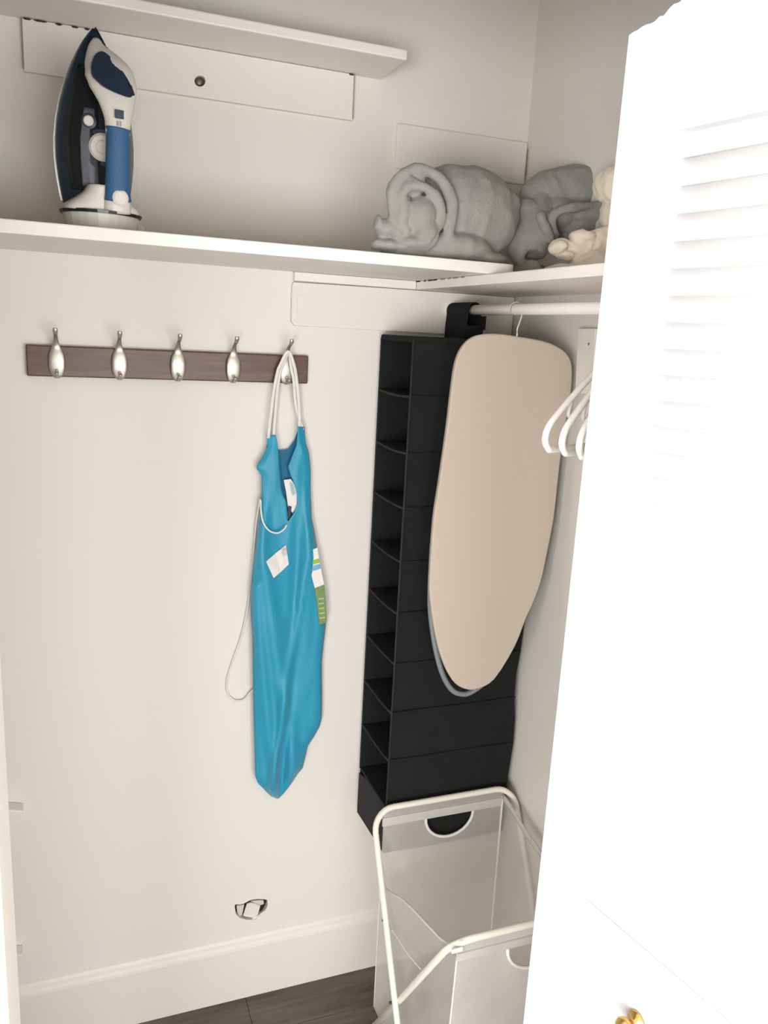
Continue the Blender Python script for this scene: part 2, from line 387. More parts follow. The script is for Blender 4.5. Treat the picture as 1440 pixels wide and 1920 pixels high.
RX, RZ, RR = -.163, 1.691, .0103
obj('pole', tube([(RX, -.014, RZ), (RX, -.33, RZ), (RX, -.858, RZ)], RR, 20), M_ROD, rod, smooth=True)
obj('seam_ring', tube([(RX, -.300, RZ), (RX, -.3016, RZ)], RR+.0006, 20), mat('rod joint', (176, 168, 156), .6), rod, smooth=True)
obj('end_socket', lathe((RX, -.0112, RZ), (0, -1, 0), [(0, 0), (.022, 0), (.022, .004), (.0155, .006), (.0155, .020), (.0115, .020), (.0115, .006)], 20), M_ROD, rod, smooth=False)

# ================================================================== HOOK RAIL
rl = thing('hook_rail', (-.76, 0, 1.52), 'dark walnut wall rail with five nickel double hooks', 'coat rack')
RA, RB, RZ0, RZ1 = -1.037, -.489, 1.520, 1.5785
obj('backboard', box((RA, -.015, RZ0), (RB, -.0005, RZ1)), M_WALNUT, rl, bevel=.0025)
def hook(cx, cz):
    # oval spoon-shaped plate, its neck curling up and out into a rounded tip
    y0 = -.0155
    path = [(cx, y0-.002, cz-.034), (cx, y0-.004, cz-.028), (cx, y0-.006, cz-.016), (cx, y0-.0075, cz), (cx, y0-.007, cz+.012), (cx, y0-.006, cz+.022), (cx, y0-.008, cz+.031), (cx, y0-.014, cz+.040), (cx, y0-.024, cz+.046), (cx, y0-.034, cz+.049), (cx, y0-.040, cz+.055), (cx, y0-.041, cz+.060)]
    wd = [.004, .0105, .0142, .0148, .0132, .0088, .0055, .0038, .0034, .0036, .0046, .004]
    th = [.0012, .0018, .0022, .0024, .0024, .0024, .0024, .0022, .0022, .0024, .0034, .003]
    P = spline(path, 4); W = list(np.interp(np.linspace(0, 11, len(P)), range(12), wd)); T = list(np.interp(np.linspace(0, 11, len(P)), range(12), th))
    h = obj('hook', tube(P, T, 14, rw=W, upv=(0, -1, .3)), M_NICKEL, rl, smooth=True)
    lp = spline([(cx, y0-.004, cz-.026), (cx, y0-.012, cz-.031), (cx, y0-.024, cz-.030), (cx, y0-.030, cz-.022)], 4)
    obj('lower_prong', tube(lp, list(np.interp(np.linspace(0, 1, len(lp)), [0, .7, 1], [.0026, .0024, .0038])), 10), M_NICKEL, h, smooth=True)
    obj('screw', lathe((cx, y0-.0095, cz-.020), (0, -1, 0), [(0, 0), (.003, 0), (.0024, .0014), (0, .0018)], 10), M_STEEL, h, smooth=True)
    return h
HX = []
for px, py in ((106, 672), (224, 678), (334, 684), (438, 690), (538, 695)):
    p = at('y', -.022, px, py); HX.append(p.x); hook(p.x, 1.5520)

# ================================================================== ORGANIZER
og = thing('hanging_organizer', (-.168, -.107, .478), 'tall black fabric hanging organizer with nine open compartments facing left', 'organizer')
OX0, OX1, OY0, OY1 = -.327, -.012, -.197, -.017
OT, OB, LIP = 1.629, .478, .598
seams = [1.5145-.1146*k for k in range(9)]
def side(y, sgn, lo):
    zs = sorted([OT]+seams+[lo]+[z+.0573 for z in seams[:8]]+[z+.004 for z in seams]+[z-.004 for z in seams]); rows = []
    rows2 = []
    for off in (0, .003):
        rows = []
        for z in zs:
            dmin = min(abs(z-s) for s in seams+[OT]); bul = min(dmin/.0573, 1)
            r_ = []
            for j in range(13):
                t = j/12; x = OX0+(OX1-OX0)*t
                x += -.004*math.sin(z*9)*t - (.010*t if z < .62 else 0) - (.006 if abs(z-.835) < .06 else 0)*t
                d = -.0020+.0048*bul*math.sin(math.pi*t)**.7+.0018*noise.noise(Vector((x*14, z*14, y*7)))
                r_.append(Vector((x, y-sgn*(-d)*-1*0+sgn*(d+off*-1), z)))
            rows.append(r_)
        rows2.append(rows)
    A = grid(rows2[0]); B = grid(rows2[1])
    return join(A, B)
sp1 = obj('side_panel', side(OY0, -1, OB), M_BLACKCLOTH, og, smooth=True)
for z in seams:
    obj('seam_piping', tube([(OX0+.002+(OX1-OX0)*t, OY0-.0010, z+.0006*math.sin(t*9+z*30)) for t in np.linspace(0, .97, 14)], .0011, 6), M_BLACKCLOTH, sp1)
obj('side_panel', side(OY1, 1, OB+.0), M_BLACKCLOTH, og, smooth=True)
obj('back_panel', box((OX1-.018, OY0+.002, OB+.002), (OX1-.015, OY1-.002, OT-.002)), M_BLACKCLOTH, og)
tp = obj('top_panel', box((OX0-.002, OY0-.001, OT-.010), (OX1, OY1+.001, OT+.002)), M_BLACKCLOTH, og, bevel=.003)
for k, z in enumerate(seams):
    s_ = []
    for off in (0, -.004):
        rows = []
        for i in range(9):
            t = i/8; r_ = []
            for j in range(9):
                u = j/8
                r_.append(Vector((OX0+.001+(OX1-.022-OX0)*u, OY0+.002+(OY1-OY0-.004)*t, z+off-.0035*math.sin(math.pi*t)*(1+.3*math.sin(k*2.1)))))
            rows.append(r_)
        s_.append(grid(rows))
    sh = obj('shelf', join(*s_), M_BLACKCLOTH, og, smooth=True)
    obj('shelf_edge', tube([(OX0-.0005, OY0+.001+(OY1-OY0-.002)*t, z-.0020-.0035*math.sin(math.pi*t)*(1+.3*math.sin(k*2.1))) for t in np.linspace(0, 1, 11)], .0024, 8), M_BLACKEDGE, sh, smooth=True)
obj('bottom_panel', box((OX0+.001, OY0+.002, OB), (OX1-.02, OY1-.002, OB+.005)), M_BLACKCLOTH, og)
obj('front_lip', prism([Vector((OX0-.003, a, b)) for a, b in ((OY0+.001, OB+.004), (OY1, OB-.006), (OY1, LIP-.018), (-.08, LIP-.004), (OY0+.001, LIP))], (.003, 0, 0)), M_BLACKEDGE, og, bevel=.001)
obj('frame_edge', join(tube([(OX0, OY0, OT-.005), (OX0, OY0, LIP)], .0022, 8), tube([(OX0, OY1, OT-.005), (OX0, OY1, LIP)], .0022, 8)), M_BLACKEDGE, og, smooth=True)
def strap(y0, y1, r_, zl, flare_=0.):
    cs = [(RX-r_-.003, zl), (RX-r_-.002, RZ-.030), (RX-r_, RZ-.010)]+[(RX-r_*math.cos(a), RZ+r_*math.sin(a)) for a in np.linspace(0, math.pi, 12)]+[(RX+r_, RZ-.010), (RX+r_+.002, RZ-.030), (RX+r_+.003, zl)]
    rings = []
    for i, (x, z) in enumerate(cs):
        dx, dz = (x-RX), (z-RZ); l = math.hypot(dx, dz) or 1; nx, nz = dx/l*.0022, dz/l*.0022
        rings.append([Vector((x, y0, z)), Vector((x, y1, z)), Vector((x+nx, y1, z+nz)), Vector((x+nx, y0, z+nz))])
    return loft(rings)
obj('strap', strap(-.022, -.128, RR+.0035, OT+.001), M_BLACKCLOTH, og, smooth=False)
obj('strap_tab', join(box((RX-.022, -.1285, OT+.001), (RX+.022, -.1265, OT+.030)), box((RX+RR+.004, -.150, RZ-.040), (RX+RR+.0065, -.100, RZ-.012))), M_BLACKCLOTH, og)

# ================================================================== IRONING BOARD
BY = -.300
ol = [(806.7, 1081), (813.6, 976.7), (824, 907), (838, 810), (848, 726.7), (855, 681.5), (865.7, 653.8), (883, 634.7), (904, 627), (935, 626), (973, 631), (1022, 640), (1050, 652), (1067, 667.6), (1074, 692), (1072, 733.6), (1060, 803), (1049.7, 879), (1039.7, 969.7), (1025, 1046), (1015, 1091), (1000, 1132), (987, 1160), (966, 1213), (928, 1274), (897, 1292), (876, 1293.5), (855, 1283), (838, 1257), (824, 1219), (813.6, 1170), (806.7, 1115)]
Pb = [at('y', BY, *q) for q in ol]
ib = thing('ironing_board', (-.18, BY, .92), 'tabletop ironing board with plain beige cover hanging from the rod', 'ironing board')
Ps = spline(Pb, 3, True); cb_ = sum(Ps, Vector())/len(Ps)
def inset(P, d, dy):
    out = []
    n = len(P)
    for i, p in enumerate(P):
        t = (P[(i+1) % n]-P[i-1]).normalized(); nn = Vector((t.z, 0, -t.x))
        if nn.dot(cb_-p) < 0: nn = -nn
        out.append(p+nn*d+Vector((0, dy, 0)))
    return out
obj('board_cover', loft([inset(Ps, .003, 0), inset(Ps, .0008, .0015), inset(Ps, 0, .004), inset(Ps, .001, .008), inset(Ps, .004, .011)]), M_BOARD, ib, smooth=False)
obj('cover_piping', tube(inset(Ps, .0030, .0115), .0022, 8, closed=True), mat('beige cover edge', (150, 138, 122), .9), ib, smooth=True)
lg = [at('y', BY+.030, *q) for q in [(811, 1020), (807, 1100), (807.5, 1150), (816, 1212), (829, 1262), (846, 1292), (864, 1301), (884, 1297), (915, 1272), (945, 1225), (975, 1150)]]
lf = obj('folding_leg', tube(spline(lg, 5), .0058, 12), M_GREYMETAL, ib, smooth=True)
lg2 = [p+Vector((.0, .004, .16)) for p in lg]
obj('folding_leg', tube(spline([Vector((-.19+(p.x+.19)*.72, BY+.034, p.z+.26)) for p in lg], 4), .0052, 10), M_GREYMETAL, ib, smooth=True)
hy = at('x', RX, 968, 578).y
tcx = at('y', BY, 972, 631)
hk = spline([(tcx.x, BY+.006, tcx.z-.02), (tcx.x, BY+.006, tcx.z+.006), (RX+.009, BY+.004, 1.655), (RX+.0145, BY+.001, 1.680), (RX+.0125, BY, 1.697), (RX, BY, 1.7045), (RX-.0125, BY, 1.697), (RX-.014, BY, 1.686)], 5)
obj('hook_wire', tube(hk, .0016, 8), mat('grey wire', (196, 196, 192), .4, .4), ib, smooth=True)

# ================================================================== HAMPER
HXL, HXR = -.365, -.012
hm = thing('laundry_hamper', (-.186, -.38, 0), 'white folding laundry hamper, crossed tube legs and mesh bag, below the organizer', 'hamper')
TB, TF, ZB, ZF = -.214, -.600, .606, .580
FB, FF = -.215, -.545
def uframe(yt, zt, yf, dx):
    a, b = HXL+dx, HXR-dx
    L = math.hypot(yf-yt, zt); d = Vector((0, (yf-yt)/L, -zt/L)); rr = .048
    tl, tr_ = Vector((a, yt, zt)), Vector((b, yt, zt)); ex = Vector((1, 0, 0))
    pts = [Vector((a, yf, .008))]
    def corner(c, u, v):
        o = c+u*rr+v*rr
        return [o-u*rr*math.cos(t)-v*rr*math.sin(t) for t in np.linspace(0, math.pi/2, 8)]
    pts += [tl+d*(L*.5)]+corner(tl, ex, d)
    pts += corner(tr_, -ex, d)[::-1]+[tr_+d*(L*.5), Vector((b, yf, .008))]
    return pts
fr1 = obj('leg_frame', tube(uframe(TB, ZB, FF, 0), .0068, 12), M_FRAME, hm, smooth=True)
fr2 = obj('leg_frame', tube(uframe(TF, ZF, FB, .012), .0068, 12), M_FRAME, hm, smooth=True)
obj('foot_bar', tube([(HXL, FF, .008), (HXR, FF, .008)], .0068, 12), M_FRAME, fr1, smooth=True)
obj('foot_bar', tube([(HXL+.012, FB, .008), (HXR-.012, FB, .008)], .0068, 12), M_FRAME, fr2, smooth=True)
for a in (HXL, HXR):
    s = 1 if a == HXL else -1
    t_ = .27; pv = Vector((a, -.392, .268))
    obj('pivot_bolt', tube([pv-Vector((s*.010, 0, 0)), pv+Vector((s*.016, 0, 0))], .0032, 8), mat('dark bolt', (92, 86, 78), .4, .6) if a == HXL else MATS['dark bolt'], hm)
    obj('rivet', tube([Vector((a-s*.0075, -.320-.0, .410)), Vector((a-s*.002, -.320, .410))], .0028, 8), MATS['dark bolt'], hm)
# the bag
GX0, GX1 = HXL+.026, HXR-.028
ZBOT = .090; YBB, YFB = -.222, -.580
hz0 = .562   # lower edge of the back hem band
hole_c = Vector((-.176, TB, hz0)); hr = .060
half = [Vector((hole_c.x+hr*math.cos(a), TB, hole_c.z-hr*.92*math.sin(a))) for a in np.linspace(0, math.pi, 15)]
def warp(vf, f):
    return [f(Vector(v)) for v in vf[0]], vf[1]
back = fill([Vector((GX0, TB, ZBOT)), Vector((GX1, TB, ZBOT)), Vector((GX1, TB, ZB+.001)), Vector((GX0, TB, ZB+.001))], [[v+Vector((0, 0, -.001)) for v in half]], (0, .0006, 0))
def wb(v):
    t = (ZB-v.z)/ZB
    return Vector((v.x, v.y+(YBB-TB)*t, v.z))
bag = obj('mesh_bag', warp(back, wb), M_MESH, hm)
nn = 24
def sag(t, left_=True):   # height of the side panel's top edge, t = 0 at the back, 1 at the front
    if left_: return float(np.interp(t, [0, .03, .07, .15, .32, .47, .64, .82, 1], [.470, .440, .430, .437, .470, .490, .508, .527, .560]))
    return float(np.interp(t, [0, .1, .3, .6, .85, 1], [ZB-.020, .580, .560, .545, .552, ZF-.012]))
def sidep(x, sg, left_):
    rows = []
    for i in range(nn+1):
        t = i/nn; y = TB+(TF-TB)*t; zt = sag(t, left_); r_ = []
        for j in range(13):
            u = j/12; z = zt+(ZBOT-zt)*u; yb = YBB+(YFB-YBB)*t
            w_ = (z-ZBOT)/(ZB-ZBOT); yy = yb+(y-yb)*w_
            r_.append(Vector((x+sg*.012*math.sin(math.pi*t)*math.sin(math.pi*u)+.004*math.sin(t*13+u*3)*math.sin(math.pi*t)*math.sin(math.pi*u), yy, z)))
        rows.append(r_)
    return rows
rl_ = sidep(GX0, 1, True); rr_ = sidep(GX1, -1, False)
obj('side_panel', grid(rl_), M_MESH, bag, smooth=True)
obj('side_panel', grid(rr_), M_MESH, bag, smooth=True)
half2 = [Vector((-.180+hr*.95*math.cos(a), TF, ZF-.040-hr*.9*math.sin(a))) for a in np.linspace(0, math.pi, 15)]
front = fill([Vector((GX0, TF, ZBOT)), Vector((GX1, TF, ZBOT)), Vector((GX1, TF, ZF+.001)), Vector((GX0, TF, ZF+.001))], [half2], (0, -.0006, 0))
def wf(v):
    t = (ZF-v.z)/ZF
    return Vector((v.x, v.y+(YFB-TF)*t, v.z))
obj('front_panel', warp(front, wf), M_MESH, bag)
obj('bottom_panel', box((GX0, YFB-.004, ZBOT-.001), (GX1, YBB, ZBOT+.001)), M_HEM, bag)
# fabric sleeves over the bars, hems and edges
def sleeve(y, z, x0, x1):
    return tube([(x0, y, z-.001), (x1, y, z-.001)], .0084, 12)
obj('hem', loft([[Vector((x, TB-.003, hz0)), Vector((x, TB-.0035, hz0+.021)), Vector((x, TB+.002, hz0+.021)), Vector((x, TB+.002, hz0))] for x in (GX0-.002, GX1+.002)]), M_HEM, bag)
obj('hem', loft([[Vector((x, TF-.003, ZF-.040)), Vector((x, TF-.0035, ZF-.024)), Vector((x, TF+.002, ZF-.024)), Vector((x, TF+.002, ZF-.040))] for x in (GX0-.002, GX1+.002)]), M_HEM, bag)
obj('handle_piping', tube([v+Vector((0, -.002, .0)) for v in half], .0034, 8), M_STRING, bag, smooth=True)
obj('handle_piping', tube([v+Vector((0, -.002, .0)) for v in half2], .0034, 8), M_STRING, bag, smooth=True)
obj('edge_tape', tube([r_[0] for r_ in rl_], .0024, 6, rw=.0024), M_STRING, bag, smooth=True)
obj('edge_tape', tube([r_[0] for r_ in rr_], .0015, 6, rw=.0095, upv=(1, 0, 0)), M_HEM, bag, smooth=True)
obj('corner_seam', tube([r_ for r_ in rr_[0]], .0020, 6, rw=.0050), M_STRING, bag, smooth=True)
obj('corner_seam', tube([r_ for r_ in rl_[0]], .0014, 6), M_STRING, bag, smooth=True)
obj('corner_seam', tube([r_ for r_ in rl_[-1]], .0018, 6), M_STRING, bag, smooth=True)
obj('tie_cord', tube(spline([(HXL+.014, -.295, .381), (HXL+.016, -.350, .388), (HXL+.016, -.41, .397), (HXL+.018, -.47, .411)], 5), .0016, 6), M_STRING, bag, smooth=True)
cl = at('y', TF-.004, 856, 1781)
obj('corner_tab', box((cl.x-.010, TF-.006, cl.z-.005), (cl.x+.012, TF-.002, cl.z+.004)), M_STRING, bag, bevel=.001)

# ================================================================== APRON
ap = thing('apron', (-.53, -.03, .56), 'teal apron with white ties and paper tags hanging from the rightmost hook', 'apron')
left = [(816, 500), (825, 501), (835, 502), (846, 498), (858, 492), (870, 484), (878, 480.5), (884, 486), (893, 491), (915, 491), (935, 491), (960, 489), (980, 486), (1010, 482), (1060, 475), (1110, 470), (1150, 470.5), (1200, 474), (1300, 475), (1400, 477.5), (1455, 479), (1468, 484), (1482, 498), (1492, 508), (1497, 520)]
right = [(800, 571), (812, 571), (830, 573), (850, 579), (880, 582), (920, 582), (970, 584), (1000, 590), (1025, 594), (1060, 599), (1100, 607), (1150, 611), (1175, 610), (1200, 607), (1240, 603), (1300, 603), (1345, 603), (1362, 599), (1380, 589), (1398, 577), (1415, 573), (1440, 567), (1450, 558), (1470, 545), (1485, 534), (1497, 522)]
slitL = [(816, 517), (830, 520), (843, 521.5), (880, 524), (915, 527), (928, 530), (940, 537), (960, 538.5), (978, 540)]
slitR = [(800, 558), (815, 558), (835, 556), (860, 546), (875, 540), (890, 544), (905, 551), (925, 557), (945, 558), (962, 551), (978, 540)]
def ev(tab, y):
    return float(np.interp(y, [a for a, b in tab], [b for a, b in tab]))
BYA = -.022
def fold(px, py):
    """depth of the cloth in front of the wall: long vertical folds that fan out downwards"""
    t = (py-800)/700
    a = math.exp(-((px-(520+30*t-70*abs(t-.9)))/16)**2)*.010
    b = math.exp(-((px-(575-75*max(t-.35, 0)*1.4))/7)**2)*.011*min(1, max(0, (t-.15)*3))
    c = math.exp(-((px-(478+55*(t-.45)*1.35))/9)**2)*.007*(1 if .42 < t < 1.05 else 0)
    d = math.exp(-((px-(556-60*max(t-.5, 0)))/9)**2)*-.009*min(1, max(0, (t-.2)*3))
    e2 = math.exp(-((px-(590-40*(t-.2)))/8)**2)*.006*min(1, max(0, (.6-t)*4))*(1 if t > .12 else 0)
    wob = .0035*noise.noise(Vector((px*.035, py*.012, 1.7)))+.0015*noise.noise(Vector((px*.09, py*.03, 4.7)))
    return BYA-.010-1.5*(a+b+c+d+e2)-wob
def panel_rows(fl, frr, ys, n, off=0.):
    rows = []
    for y in ys:
        l, r_ = fl(y), frr(y); row_ = []
        for j in range(n+1):
            t = j/n; px = l+(r_-l)*t
            ed_ = min(1, max(0, min(px-ev(left, y), ev(right, y)-px))/16+.3)
            d = fold(px, y)*ed_+BYA*(1-ed_)+off
            row_.append(at('y', d, px, y))
        rows.append(row_)
    return rows
ysl = list(np.linspace(816, 978, 42)); ysr = list(np.linspace(800, 978, 46)); ysb = list(np.linspace(978, 1497, 110))
Lp = grid(panel_rows(lambda y: ev(left, y), lambda y: ev(slitL, y), ysl, 12))
Rp = grid(panel_rows(lambda y: ev(slitR, y), lambda y: ev(right, y), ysr, 12))
Bp = grid(panel_rows(lambda y: ev(left, y), lambda y: ev(right, y), ysb, 40))
def under(vf): return vf
rowsB = []
for y in ysb:
    l, r_ = ev(left, y), ev(right, y); k = min(1, (y-978)/90); m_ = 540*(1-k)+(l+r_)/2*k; row_ = []
    for j in range(25):
        px = l+(m_-l)*j/12 if j <= 12 else m_+(r_-m_)*(j-12)/12
        ed_ = min(1, max(0, min(px-l, r_-px))/16+.3)
        row_.append(at('y', fold(px, y)*ed_+BYA*(1-ed_), px, y))
    rowsB.append(row_)
bodyv = join(Lp, Rp, grid(rowsB))
ab = obj('apron_body', bodyv, M_TEAL, ap, smooth=True)
bm = bmesh.new(); bm.from_mesh(ab.data); bmesh.ops.remove_doubles(bm, verts=bm.verts, dist=4e-4); bmesh.ops.recalc_face_normals(bm, faces=bm.faces); bm.to_mesh(ab.data); bm.free()
so = ab.modifiers.new('thick', 'SOLIDIFY'); so.thickness = .0022; so.offset = 0
# darker inner back layer seen through the neckline, plus rear layer of the folded cloth
neck = [(503, 822), (517, 836), (524, 845), (540, 843), (552, 826), (559, 806), (568, 806), (576, 850), (580, 900), (582, 960), (560, 985), (545, 980), (500, 980), (493, 930), (490, 880), (498, 850)]
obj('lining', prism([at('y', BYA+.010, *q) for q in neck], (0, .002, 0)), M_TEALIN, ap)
rear = [(484, 1010), (582, 975), (600, 1080), (604, 1180), (600, 1250), (599, 1338), (588, 1372), (572, 1398), (562, 1440), (536, 1482), (521, 1492), (505, 1485), (484, 1455), (480, 1300), (477, 1120)]
obj('rear_layer', prism([at('y', BYA+.012, *q) for q in rear], (0, .002, 0)), M_TEAL, ap)
side_l = [(603, 1240), (604, 1300), (603.5, 1343), (590, 1372), (578, 1396), (574, 1402), (585, 1330), (592, 1290)]
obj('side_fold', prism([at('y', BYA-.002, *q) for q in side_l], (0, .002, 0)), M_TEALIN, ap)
# paper inside the pocket opening
obj('inner_tag', prism([at('y', BYA-.002, *q) for q in [(532, 900), (545, 898), (557, 915), (557, 950), (549, 962), (540, 950), (536, 920)]], (0, .001, 0)), M_TAG, ap)
obj('inner_print', prism([at('y', BYA-.0035, *q) for q in [(543, 903), (549, 907), (554, 925), (549, 930), (545, 918)]], (0, .001, 0)), mat('pale grey print', (170, 190, 190), .7), ap)
obj('inner_print', prism([at('y', BYA-.0035, *q) for q in [(541, 948), (547, 950), (544, 972), (538, 974)]], (0, .001, 0)), mat('dark print', (58, 66, 74), .7), ap)
def card(name, pts, m, y0=None, lift=.003, parent=ap):
    P = [at('y', (fold(*q) if y0 is None else y0)-lift, *q) for q in pts]
    return obj(name, prism(P, (0, .0008, 0)), m, parent)
tg = card('paper_tag', [(499, 1053), (517, 1037), (536, 1022), (541.5, 1058), (527, 1072), (513, 1084)], M_TAG)
card('tag_print', [(530, 1032), (536, 1030), (538, 1040), (532, 1044)], mat('faint print', (206, 200, 194), .8), y0=-.047, lift=.0015, parent=tg)
SL = -.040
sl = obj('sleeve_label', prism([at('y', SL, *q) for q in [(573, 1036), (595, 1027), (600, 1057), (604, 1078), (608, 1096), (611, 1120), (613, 1166), (599, 1172), (594, 1130), (590, 1102), (582, 1070), (578, 1058)]], (0, .0014, 0)), M_TAG, ap)
def pr_(name, pts, m, up=.0006): obj(name, prism([at('y', SL-up, *q) for q in pts], (0, .0006, 0)), m, sl)
pr_('green_border', [(573, 1036), (578, 1034), (581, 1052), (598.5, 1047), (600, 1055), (579, 1061)], M_GREENTAG)
pr_('blue_band', [(580, 1063), (600, 1057), (602, 1066), (583, 1072)], M_BLUETAG)
pr_('olive_panel', [(590, 1103), (608, 1096), (611, 1120), (613, 1166), (599, 1172), (594, 1130)], mat('olive print', (118, 142, 84), .6, var=.15, vscale=120))
for k in range(5):
    yk = 1122+k*9
    pr_('print_line', [(597+k*.5, yk), (607+k*.6, yk-1.5), (607.4+k*.6, yk+1), (597.3+k*.5, yk+2.6)], mat('pale green print', (176, 190, 140), .6) if k == 0 else MATS['pale green print'], .0012)
# neck straps looped over the hook
HK = Vector((HX[4], -.030, 1.5520-.020))
def tape(pts, wd, name='neck_strap', parent=ap):
    P = spline(pts, 6)
    return obj(name, tube(P, .0009, 8, rw=wd, upv=(0, -1, 0)), M_STRING, parent, smooth=True)
A = at('y', -.030, 503, 822); A2 = at('y', -.028, 513, 822); B = at('y', -.030, 562, 808); B2 = at('y', -.028, 568, 806)
topz = 1.5525+.012
hx = HX[4]
tape([A, at('y', -.030, 512, 745), at('y', -.031, 520, 700), at('y', -.034, 526, 684), Vector((hx-.002, -.036, 1.586)), at('y', -.034, 551, 684), at('y', -.031, 556, 712), at('y', -.030, 561, 760), B], .0036)
tape([A2, at('y', -.027, 519, 745), at('y', -.028, 524, 705), at('y', -.030, 530, 686), Vector((hx, -.033, 1.5845)), at('y', -.030, 546, 690), at('y', -.028, 551, 715), at('y', -.027, 555, 760), B2], .0034)
tape([at('y', -.042, 489, 936), at('y', -.044, 489.5, 958), at('y', -.046, 494, 980), at('y', -.048, 505, 995), at('y', -.048, 520, 999.5), at('y', -.048, 532, 993), at('y', -.046, 538, 984)], .0018, 'waist_tie')
tape([at('y', -.020, 488, 936), at('y', -.012, 480, 985), at('y', -.010, 474, 1060), at('y', -.008, 466, 1130), at('y', -.007, 452, 1195), at('y', -.006, 436, 1240), at('y', -.006, 426, 1275), at('y', -.006, 427, 1300), at('y', -.006, 440, 1313), at('y', -.007, 457, 1312), at('y', -.010, 468, 1300), at('y', -.014, 478, 1290)], .0020, 'waist_tie')

# ================================================================== IRON
IB = at('y', -.215, 186, 425); IB.z = Z1T
iron = thing('clothes_iron', (IB.x, -.215, Z1T), 'navy, white and blue steam iron standing on its heel on the long shelf', 'iron')
ang = R(10); lean = R(4.5); SC = .955
Lx = Vector((math.cos(ang), math.sin(ang), 0)); Nx = Vector((math.sin(ang), -math.cos(ang), 0)); Hx = Vector((0, 0, 1))
Hl = (Hx*math.cos(lean)+Nx*math.sin(lean)); Nl = (Nx*math.cos(lean)-Hx*math.sin(lean))
base = Vector((IB.x+.001, -.215, Z1T+.037))
def I(l, n, h): return base+Lx*(l*SC)+Nl*((n-.045)*SC)+Hl*(h*SC)
hs = [0, .02, .05, .08, .11, .14, .17, .20, .225, .245, .262, .274, .282, .287]
wsole = [.053, .0575, .0625, .0655, .0655, .0625, .0565, .0475, .038, .0285, .0195, .0115, .0055, .0012]
def W_(h): return float(np.interp(h, hs, wsole))
def Bd(h): return float(np.interp(h, [0, .05, .10, .15, .19, .22, .25, .275, .287], [.064, .064, .062, .056, .046, .037, .026, .014, .006]))
def sole_ring(h, n, k=1.): return
hh = list(np.linspace(0, .287, 40))
obj('soleplate', loft([[I(-W_(h), 0, h), I(W_(h), 0, h), I(W_(h)*1.0, .006, h), I(-W_(h)*1.0, .006, h)] for h in [0.012]+[x_ for x_ in hh if x_ > .012]]), M_STEEL, iron)
def body_ring(h, inner=False):
    w_, b = W_(h)*.97, Bd(h)
    prof = [(-1, .0062), (-1.0, .014), (-.93, .022), (-.82, .38*b/.064*.064+.012), (-.70, .72*b), (-.52, .93*b), (-.28, b), (0, b*1.01)]
    pts = [(a, n_) for a, n_ in prof]; pts += [(-a, n_) for a, n_ in prof[-2::-1]]
    return [I(a*w_, max(n_, .0062), h) for a, n_ in pts]
obj('body_shell', loft([body_ring(h) for h in hh]), M_NAVY, iron, smooth=True)
# water tank: dark flank with smoky window on the left side
def on_side(l_, h, off=.0008):
    """point on the left or right flank at lateral fraction l_ (-1..1)"""
    w_, b = W_(h)*.97, Bd(h)
    n_ = float(np.interp(abs(l_), [0, .28, .52, .70, .82, .93, 1.0], [b*1.01, b, .93*b, .72*b, .38*b+.012, .022, .014]))
    return I(l_*w_*(1+off*12), max(n_, .0062)+off, h)
def patch(outl, off, m, name, th=.0015, parent=iron, n=10):
    """panel lying on the flank: outl(h) -> (l0, l1)"""
    h0, h1, f = outl
    A_ = []; B_ = []
    for i in range(n*2+1):
        h = h0+(h1-h0)*i/(2*n); l0, l1 = f(h)
        A_.append([on_side(l0+(l1-l0)*j/8, h, off) for j in range(9)])
    g = grid(A_); o_ = obj(name, g, m, parent, smooth=True)
    s_ = o_.modifiers.new('t', 'SOLIDIFY'); s_.thickness = th; s_.offset = 1
    return o_
patch((.030, .225, lambda h: (-.80+.05*abs(h-.12)/.1, .0)), .0010, M_BLACKPL, 'tank_cover')
tw = patch((.038, .158, lambda h: (-.50+(0 if h < .11 else (h-.11)*1.6), -.16-(.12 if .07<h<.13 else 0))), .0024, M_SMOKE, 'tank_window')
patch((.030, .26, lambda h: (.55, .97)), .0010, M_BLACKPL, 'tank_cover')
def disc(c, nrm, prof, m, name, parent, seg=20): return obj(name, lathe(c, nrm, prof, seg), m, parent, smooth=False)
bc = on_side(-.30, .138, .004); nrm = (Nl*.9-Lx*.3).normalized()
disc(bc-nrm*.001, nrm, [(0, 0), (.0115, 0), (.0115, .002), (.0085, .003), (0, .003)], mat('dark ring', (60, 60, 66), .4), 'button_ring', iron)
disc(bc+nrm*.001, nrm, [(0, 0), (.0078, 0), (.0078, .0035), (.006, .005), (0, .005)], M_IRONWHITE, 'spray_button', iron)
dc = I(.002, .064, .100)
disc(dc, (Nl-Lx*.35).normalized(), [(0, 0), (.027, 0), (.027, .003), (0, .003)], mat('dark navy ring', (28, 34, 56), .4), 'dial_ring', iron, 28)
dl = disc(dc+Nl*.003, (Nl-Lx*.35).normalized(), [(0, 0), (.021, 0), (.021, .006), (.017, .009), (.010, .009), (.009, .007), (0, .007)], M_IRONWHITE, 'temperature_dial', iron, 28)
# white saddle: heel flare
def flare(h):
    w_ = float(np.interp(h, [-.004, .006, .016, .028, .045], [.062, .058, .044, .030, .021]))
    return w_
heel = []
for h in np.linspace(-.0015, .040, 12):
    w_ = flare(h); n1 = float(np.interp(h, [-.006, .040], [.098, .100])); n0 = .030
    heel.append([I(-w_, n0, h), I(-w_, n1*.80, h), I(-w_*.80, n1*.95, h), I(-w_*.35, n1, h), I(w_*.35, n1, h), I(w_*.80, n1*.95, h), I(w_, n1*.80, h), I(w_, n0, h)])
obj('heel_flare', loft(heel), M_IRONWHITE, iron, smooth=True)
